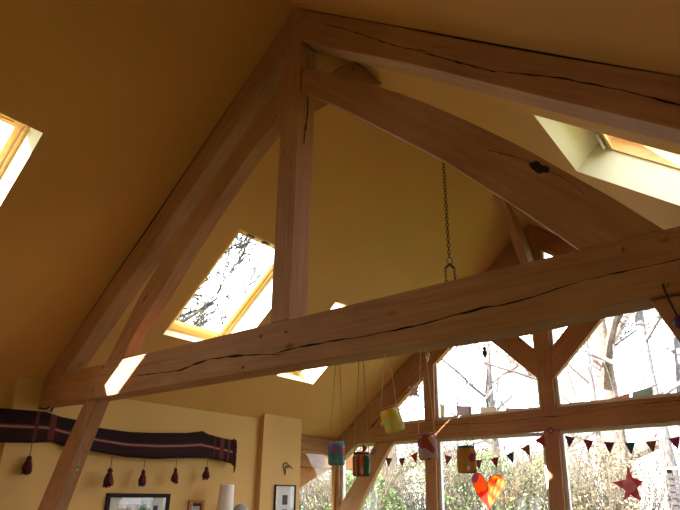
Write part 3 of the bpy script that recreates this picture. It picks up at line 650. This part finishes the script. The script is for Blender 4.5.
# fringe at right end
b = MB(); rnd = random.Random(3)
for i in range(34):
    w = i/33; z = -.424+(.303)*w+(.01 if w > .9 else 0); y = 2.585
    dl = .05+.03*rnd.random(); b.tube([(hx, y, z), (hx+.01, y+.03+.02*rnd.random(), z-.02), (hx+.012, y+.045+.015*rnd.random(), z-dl-.02), (hx+.01, y+.04, z-dl-.05)], [.010, .012, .010, .005], 5)
b.build('fringe', MAROON, t)
def tassel(y, ztop, zb, s=1):
    tt = empty('tassel', (0, 0, 0), None, None); tt.parent = t; tt.location = Vector((hx+.02, y, ztop))-t.location
    h = ztop-zb
    b = MB(); b.tube([(0, 0, .012), (.003, 0, -h*.25), (0, 0, -h*.5)], .004*s, 5); b.build('cord', mat('tassel_cord', (.15, .12, .11), .9), tt, False)
    b = MB(); b.lathe([(.002, -h*.40), (.014*s, -h*.44), (.020*s, -h*.5), (.016*s, -h*.56), (.026*s, -h*.66), (.036*s, -h*.82), (.034*s, -h*.93), (.02*s, -h*.98), (.001, -h*.97)], 12)
    rn = random.Random(int(y*100))
    b.v = [(v[0]*(1+.25*rn.random()), v[1]*(1+.25*rn.random()), v[2]) for v in b.v]
    for k in range(18):
        a = rn.random()*6.28; rr = .03*s*rn.random()+.006; b.tube([(rr*.4*math.cos(a), rr*.4*math.sin(a), -h*.6), (rr*math.cos(a), rr*math.sin(a), -h*.85), (rr*1.15*math.cos(a), rr*1.15*math.sin(a), -h*(.97+.09*rn.random()))], .005*s, 4)
    b.build('wool', MAROON, tt, False)
for a_ in ((.0, -.35, -.63, 1.2), (.87, -.41, -.735, 1.3), (1.28, -.43, -.715, 1.1), (1.71, -.395, -.675, 1.05), (2.17, -.375, -.625, 1.15)): tassel(*a_)
b = MB(); b.tube([(-3.40, .02, .0), (-3.35, .07, -.01), (-3.345, .11, .03), (-3.36, .15, .045), (-3.37, .13, -.03)], .011, 6); b.build('hanging_peg', METAL, t)
for y in (-.7, 2.0):
    b = MB(); b.tube([(-3.47, y, -.11), (-3.385, y, -.11)], .006, 6); b.build('nail', METAL, t)

# ------------------------------------------------------------------ pictures
def picture(name, x, y0, y1, z0, z1, fw, mf, matc, label, inner, split=None):
    t = empty(name, (x, (y0+y1)/2, z0), label, 'picture', 'framed pictures on the left wall')
    b = MB()
    for a_, c_, d_, e_ in ((y0, y1, z1-fw, z1), (y0, y1, z0, z0+fw), (y0, y0+fw, z0+fw, z1-fw), (y1-fw, y1, z0+fw, z1-fw)): b.box((x, a_, d_), (x+.025, c_, e_))
    b.build('frame', mf, t)
    b = MB(); b.box((x+.003, y0+fw*.9, z0+fw*.9), (x+.010, y1-fw*.9, z1-fw*.9)); b.build('mount', matc, t)
    for (m_, a_, c_, d_, e_) in inner:
        b = MB(); b.box((x+.010, a_, d_), (x+.0125, c_, e_)); b.build('print', m_, t)
    b = MB(); b.box((x+.014, y0+fw*.8, z0+fw*.8), (x+.016, y1-fw*.8, z1-fw*.8)); b.build('pane', GLASS, t)
BLACKF = mat('black_frame', (.02, .012, .012), .7, spec=.15)
WHITEM = mat('white_mount', (.62, .58, .56), .7)
picture('framed_photograph', -3.465, .93, 1.74, -1.36, -.80, .045, BLACKF, WHITEM, 'large black framed photograph of pale figures below the woven hanging',
        [(mat('photo_rose', (.50, .36, .33), .6, var=.5, scale=14), 1.07, 1.44, -1.28, -.915), (mat('photo_green', (.34, .40, .34), .6, var=.6, scale=40), 1.36, 1.50, -1.25, -.85), (mat('photo_dark', (.06, .06, .10), .6), 1.53, 1.59, -1.25, -.93)])
picture('framed_photograph', -3.465, 2.02, 2.25, -1.17, -.872, .035, wood('honey_frame', (.32, .13, .04), (.42, .19, .06), (.5, .25, .1), knots=False), mat('dark_mount', (.05, .035, .04), .6), 'small honey wood framed picture between large frame and lamp',
        [(mat('photo_pale', (.6, .6, .62), .6), 2.075, 2.195, -1.12, -.94)])
picture('framed_print', -3.385, 3.41, 3.83, -1.22, -.665, .018, BLACKF, WHITEM, 'thin framed print with a small dark square hanging on the end pier',
        [(mat('print_dark', (.06, .045, .06), .6, var=.5, scale=60), 3.57, 3.67, -.93, -.80), (mat('print_dark2', (.10, .07, .08), .6, var=.5, scale=60), 3.57, 3.67, -1.12, -.99)])
# iron ring hook on pier
t = empty('iron_hook', (-3.385, 3.64, -.45), 'small curled iron hook fixed high on the end pier', 'hook')
b = MB(); b.tube([(-3.372, 3.61+.052*math.cos(a), -.415+.052*math.sin(a)) for a in [i*math.pi/8 for i in range(-1, 13)]], .007, 6)
b.tube([(-3.372, 3.63, -.41), (-3.365, 3.69, -.40), (-3.365, 3.74, -.44)], .007, 6); b.tube([(-3.372, 3.60, -.44), (-3.37, 3.60, -.53)], .008, 6); b.build('curl', METAL, t)
b = MB(); b.tube([(-3.39, 3.62, -.42), (-3.368, 3.62, -.42)], [.018, .014], 8); b.build('rose', METAL, t)

# ------------------------------------------------------------------ floor lamps
SHADE = mat('white_paper_shade', (.86, .77, .75), .8)
t = empty('floor_lamp', (-3.2, 2.39, FZ), 'slim floor lamp with tall white tapered shade beside the left wall', 'lamp')
b = MB(); b.lathe([(.088, .92), (.105, 1.0), (.090, 1.64), (.088, 1.665), (.084, 1.665), (.086, 1.64), (.101, 1.0), (.084, .92)], 28); smooth(b.build('lamp_shade', SHADE, t, False))
b = MB(); b.tube([(0, 0, .02), (0, 0, 1.4)], .010, 8); b.build('pole', METAL, t, False)
b = MB(); b.lathe([(.001, 0), (.14, 0), (.14, .015), (.02, .03), (.001, .03)], 24); b.build('base', METAL, t, False)
t = empty('reading_lamp', (-3.22, 2.66, FZ), 'grey metal reading lamp with a domed head behind the white shade', 'lamp')
b = MB(); b.lathe([(.001, 1.44), (.045, 1.43), (.08, 1.40), (.10, 1.36), (.105, 1.31), (.098, 1.31), (.092, 1.35), (.001, 1.41)], 24); smooth(b.build('lamp_head', mat('grey_metal', (.33, .32, .31), .4, metal=.3), t, False))
b = MB(); b.tube([(0, 0, .02), (0, 0, 1.415)], .010, 8); b.build('pole', METAL, t, False)
b = MB(); b.lathe([(.001, 0), (.12, 0), (.12, .02), (.02, .035), (.001, .035)], 24); b.build('base', METAL, t, False)

# ------------------------------------------------------------------ outdoors
GRASS = mat('lawn', (.06, .13, .02), .95, var=.5, scale=3)
b = MB(); N = 24
vs = []; 
for i in range(N+1):
    for j in range(N+1):
        x = -50+100*i/N; y = -30+100*j/N; inside = -4.2 < x < 4.2 and -6.6 < y < D+1
        vs.append((x, y, FZ-.12+.0*(x+y)))
b.add(vs, [[i*(N+1)+j, (i+1)*(N+1)+j, (i+1)*(N+1)+j+1, i*(N+1)+j+1] for i in range(N) for j in range(N)])
tag(b.build('ground', GRASS), 'green lawn outside the gable windows', 'lawn', kind='structure')
def bark(name, c): return mat(name, c, .95, var=.4, scale=12)
BK = [bark('grey_bark', (.12, .105, .11)), bark('pinkish_bark', (.15, .105, .09)), bark('pale_bark', (.22, .20, .19))]
TW = mat('twig', (.11, .09, .07), .95, var=.4, scale=5)
def branch(b, p, d, l, r, depth, rnd, spread=.6, droop=0, segs=4, mi=0, minr=.004):
    pts = [Vector(p)]; rs = [r]; d = Vector(d).normalized()
    for i in range(segs):
        d = (d+Vector((rnd.uniform(-1, 1), rnd.uniform(-1, 1), rnd.uniform(-1, 1)))*.13+Vector((0, 0, -droop))).normalized()
        pts.append(pts[-1]+d*l/segs); rs.append(max(minr*.7, r*(1-.62*(i+1)/segs)))
    b.tube(pts, rs, 7 if r > .06 else (5 if r > .02 else 3), mi, cap=False)
    if depth <= 0: return
    for k in range(rnd.randint(3, 5) if depth > 1 else rnd.randint(3, 6)):
        i = rnd.randint(1, segs); q = pts[i]
        nd = (d*.9+Vector((rnd.uniform(-1, 1), rnd.uniform(-1, 1), rnd.uniform(-.5, 1)))*spread).normalized()
        branch(b, q, nd, l*rnd.uniform(.45, .72), max(minr, rs[i]*.55), depth-1, rnd, spread, droop, 4 if depth > 1 else 3, mi, minr)
def tree(x, y, h, r, label, seed, bk, lean=(0, 0), depth=4, first=.35, nb=9, fork=None, blen=.36, spread=.7, minr=.011):
    rnd = random.Random(seed); t = empty('bare_tree', (x, y, FZ-.12), label, 'tree', 'bare trees in the garden')
    b = MB(); N = 10; pts = []; rs = []
    for i in range(N+1):
        u = i/N; pts.append(Vector((lean[0]*u+.10*noise.noise((u*3, seed, 0))*h*.12, lean[1]*u+.1*noise.noise((u*3, seed, 5))*h*.12, h*u-.05))); rs.append(r*(1-.72*u)+.01+(r*.35*max(0, 1-u*12)))
    b.tube(pts, rs, 12, cap=False); smooth(b.build('trunk', bk, t, False, fix=False))
    b = MB()
    for k in range(nb):
        u = first+(1-first)*(k+rnd.random())/nb; i = min(N-1, int(u*N)); q = pts[i].lerp(pts[i+1], u*N-i)
        a = k*2.4+rnd.random(); d = Vector((math.cos(a), math.sin(a), .35+.7*u)); branch(b, q, d, h*blen*(1.25-u*.75), max(.02, rs[i]*.5), depth-1, rnd, spread, 0, 4, 0, minr)
    b.build('branches', bk, t, False, fix=False)
tree(-1.95, 16, 13, .42, 'thick pinkish tree trunk seen right of the centre post', 21, BK[1], nb=12, first=.2, depth=4)
tree(-.32, 14.0, 12, .17, 'slender grey tree right of the thick trunk, forked high up', 5, BK[0], lean=(0, 0), nb=10, first=.3, depth=4)
tree(-.28, 15.0, 12.5, .15, 'second slender grey tree, nearest the right edge', 9, BK[0], lean=(1.25, 0), nb=10, first=.3, depth=4)
tree(-9.3, 14.5, 9, .14, 'pale slim tree between lower brace and left post', 31, BK[2], nb=10, first=.25, depth=4)
tree(-7.0, 19, 11, .18, 'bare tree behind the shrubs left of the centre post', 44, BK[0], nb=12, first=.2, depth=4)
tree(-12.5, 20, 12, .22, 'bare tree standing furthest left behind the shrubs', 51, BK[0], nb=12, first=.2, depth=4)
tree(-4.2, 23, 12, .2, 'distant bare tree behind the centre post', 57, BK[0], nb=12, first=.2, depth=4)
tree(-13.3, 6.8, 11.0, .24, 'bare tree beside the house whose branches show through the large skylight', 77, bark('dark_bark', (.05, .045, .04)), nb=30, first=.3, depth=5, blen=.34, minr=.018)

def leafmat(name, cols):
    m, nt, b = newmat(name); L = nt.links.new
    tc = nt.nodes.new('ShaderNodeTexCoord'); v = nt.nodes.new('ShaderNodeTexNoise'); v.inputs['Scale'].default_value = 9; v.inputs['Detail'].default_value = 4; L(tc.outputs['Object'], v.inputs['Vector'])
    r = nt.nodes.new('ShaderNodeValToRGB'); e = r.color_ramp.elements
    while len(e) < len(cols): e.new(.5)
    for i, c in enumerate(cols): e[i].position = .3+.4*i/(len(cols)-1); e[i].color = (*c, 1)
    L(v.outputs['Fac'], r.inputs['Fac']); L(r.outputs['Color'], b.inputs['Base Color']); b.inputs['Roughness'].default_value = .7
    return m
LM = [leafmat('olive_leaf', [(.06, .085, .02), (.19, .20, .08), (.34, .31, .19)]), leafmat('russet_leaf', [(.09, .08, .04), (.23, .18, .10), (.36, .28, .19)]), leafmat('green_leaf', [(.03, .08, .015), (.10, .20, .04), (.26, .30, .13)])]
def shrub(x, y, h, w, label, seed, lm, nl=2600, nt_=60, ls=.05):
    rnd = random.Random(seed); t = empty('shrub', (x, y, FZ-.12), label, 'shrub', 'shrubs in the garden')
    b = MB()
    for k in range(nt_):
        a = rnd.random()*6.28; rr = rnd.random()*.25*w; d = Vector((math.cos(a)*.35, math.sin(a)*.35, 1)); branch(b, (math.cos(a)*rr, math.sin(a)*rr, 0), d, h*rnd.uniform(.5, .85), .018, 2, rnd, .45, 0, 4, 0, .005)
    b.build('stems', TW, t, False, fix=False)
    vs = []; fs = []
    for k in range(nl):
        a = rnd.random()*6.28; z = h*(rnd.random()**.75); env = w*.55*(math.sin(min(1, z/h*1.02)*math.pi*.86+.35))**.5 if z < h else 0
        rr = env*math.sqrt(rnd.random())*(1+.25*noise.noise((a, z, seed))); c = Vector((rr*math.cos(a), rr*math.sin(a), z))
        u = Vector((rnd.gauss(0, 1), rnd.gauss(0, 1), rnd.gauss(0, 1))).normalized(); v = u.orthogonal().normalized(); s_ = ls*rnd.uniform(.5, 1.3)
        n = len(vs); vs += [c-u*s_, c+v*s_*.45, c+u*s_, c-v*s_*.45]; fs.append([n, n+1, n+2, n+3])
    b = MB(); b.add(vs, fs); tag(b.build('leaves', lm, t, False, fix=False), kind='stuff')
specs = [(-5.4, 8.2, 2.2, 1.9, 2), (-6.8, 9.6, 2.6, 2.2, 0), (-7.9, 11.5, 3.1, 2.5, 1), (-6.0, 12.0, 2.9, 2.5, 0), (-4.4, 12.3, 2.8, 2.4, 2), (-2.9, 12.8, 2.6, 2.4, 0), (-1.5, 13.2, 2.9, 2.3, 1), (-3.6, 15.5, 3.0, 3.0, 0), (-9.6, 13.2, 3.4, 2.8, 1), (-8.6, 16.2, 3.6, 3.2, 0), (-6.0, 16.5, 3.3, 3.0, 1), (-11.8, 12.0, 3.6, 3.0, 2), (.2, 17.2, 3.2, 3.0, 0), (-7.5, 6.4, 2.8, 2.4, 2), (-13.5, 16, 3.8, 3.2, 0), (2.2, 17.5, 2.8, 3.0, 1)]
sl = ['leafy green shrub nearest the house behind the lower left brace', 'olive shrub just left of the left post', 'russet shrub behind the lower left brace', 'olive twiggy shrub behind the left post', 'green shrub behind the red heart', 'olive twiggy shrub left of the centre post', 'russet twiggy shrub right of the centre post', 'large olive shrub behind the centre post', 'tall russet shrub at the far left of the garden', 'tall olive shrub behind the russet one on the left', 'russet shrub in the back row behind the heart', 'green shrub at the far left seen past the corner post', 'olive shrub in the back row behind the star', 'green shrub seen through the narrow side window', 'olive shrub furthest back on the left', 'russet shrub furthest right behind the slatted fence']
for i, (s_, lab) in enumerate(zip(specs, sl)):
    shrub(s_[0], s_[1], s_[2], s_[3], lab, 100+i, LM[s_[4]])
# slatted fence and dark gate at the right
FENCE = mat('weathered_fence', (.045, .038, .04), .9, var=.3, scale=9)
t = empty('slatted_fence', (.9, 11, FZ-.12), 'weathered horizontal slatted fence with pale cap at lower right', 'fence')
b = MB()
for k in range(17): b.box((.18, 11, FZ-.05+k*.125), (1.12, 11.03, FZ+.0+k*.125))
b.build('slats', FENCE, t)
for x in (.18, .98):
    b = MB(); b.box((x, 11.03, FZ-.12), (x+.09, 11.12, -.22)); b.build('post', FENCE, t)
b = MB(); b.box((.10, 10.92, -.23), (1.05, 11.18, -.19)); b.build('cap', mat('pale_cap', (.7, .68, .68), .7), t)
t = empty('garden_gate', (1.6, 10.9, FZ-.12), 'dark boarded garden gate right of the slatted fence', 'gate')
DG = mat('dark_boards', (.09, .075, .08), .85, var=.3, scale=9)
b = MB()
for k in range(9): b.box((1.10+k*.16, 10.9, FZ-.08), (1.24+k*.16, 10.93, -.50))
b.build('boards', DG, t)
b = MB(); b.box((1.07, 10.86, -.50), (2.55, 10.97, -.40)); b.build('top_rail', mat('grey_rail', (.22, .2, .22), .85), t)

# ------------------------------------------------------------------ light
w = bpy.data.worlds.new('world'); SC.world = w; w.use_nodes = True
bg = w.node_tree.nodes['Background']; bg.inputs[0].default_value = (.88, .94, 1, 1); bg.inputs[1].default_value = 5
sd = bpy.data.lights.new('sun', 'SUN'); sd.energy = 26; sd.angle = R(.53); sd.color = (1, .93, .82)
so = bpy.data.objects.new('sun', sd); COL.objects.link(so); so.location = (-5, -12, 9)
so.rotation_euler = Vector((.482, 1, -.65)).to_track_quat('-Z', 'Y').to_euler()
def portal(loc, dirv, sx, sy, up=None):
    l = bpy.data.lights.new('portal', 'AREA'); l.shape = 'RECTANGLE'; l.size = sx; l.size_y = sy; l.cycles.is_portal = True
    o = bpy.data.objects.new('portal', l); COL.objects.link(o); o.location = loc; q = Vector(dirv).normalized()
    z = -q; x = Vector(up).normalized(); y = z.cross(x); o.rotation_euler = Matrix(((x.x, y.x, z.x), (x.y, y.y, z.y), (x.z, y.z, z.z))).to_euler()
for key, (s_, a0, a1, y0, y1) in sky.items():
    c = SL(s_, (a0+a1+ST+SB)/2, (y0+y1)/2, OFF+.08); portal(c, (-s_*K, 0, -1), y1-y0, (a1-a0+.2)*1.3, (0, 1, 0))
portal((0, D+.16, (FZ+.3)/2), (0, -1, 0), 7.2, 2.6, (1, 0, 0))
portal((0, D+.16, 1.5), (0, -1, 0), 5.0, 2.6, (1, 0, 0))

portal((-3.72, (wy0+wy1)/2, (wz0+wz1)/2), (1, 0, 0), wy1-wy0, wz1-wz0, (0, 1, 0))

portal((3.72, (ry0+ry1)/2, (rz0+rz1)/2), (-1, 0, 0), ry1-ry0, rz1-rz0, (0, 1, 0))

# ------------------------------------------------------------------ camera
yaw, pit, rol = .6864, .3559, .0130
f = Vector((-math.sin(yaw)*math.cos(pit), math.cos(yaw)*math.cos(pit), math.sin(pit)))
r0 = Vector((math.cos(yaw), math.sin(yaw), 0)); u0 = r0.cross(f)
rr = r0*math.cos(rol)+u0*math.sin(rol); uu = u0*math.cos(rol)-r0*math.sin(rol)
cd = bpy.data.cameras.new('camera'); cam = bpy.data.objects.new('camera', cd); COL.objects.link(cam)
cam.location = (2.6118, -2.5747, -.7829)
cam.rotation_euler = Matrix(((rr.x, uu.x, -f.x), (rr.y, uu.y, -f.y), (rr.z, uu.z, -f.z))).to_euler()
cd.sensor_width = 36; cd.lens = 565.378*36/680; cd.shift_x = .0456*.1*565.4/680; cd.shift_y = .5165*.1*565.4/680
cd.clip_start = .05; cd.clip_end = 300
SC.camera = cam

# lift everything so that the floor is at z = 0
for o in bpy.data.objects:
    if o.parent is None: o.location.z -= FZ
SC.view_settings.view_transform = 'Standard'; SC.view_settings.look = 'None'; SC.view_settings.exposure = .68; SC.view_settings.gamma = 1
SC.view_settings.use_curve_mapping = False
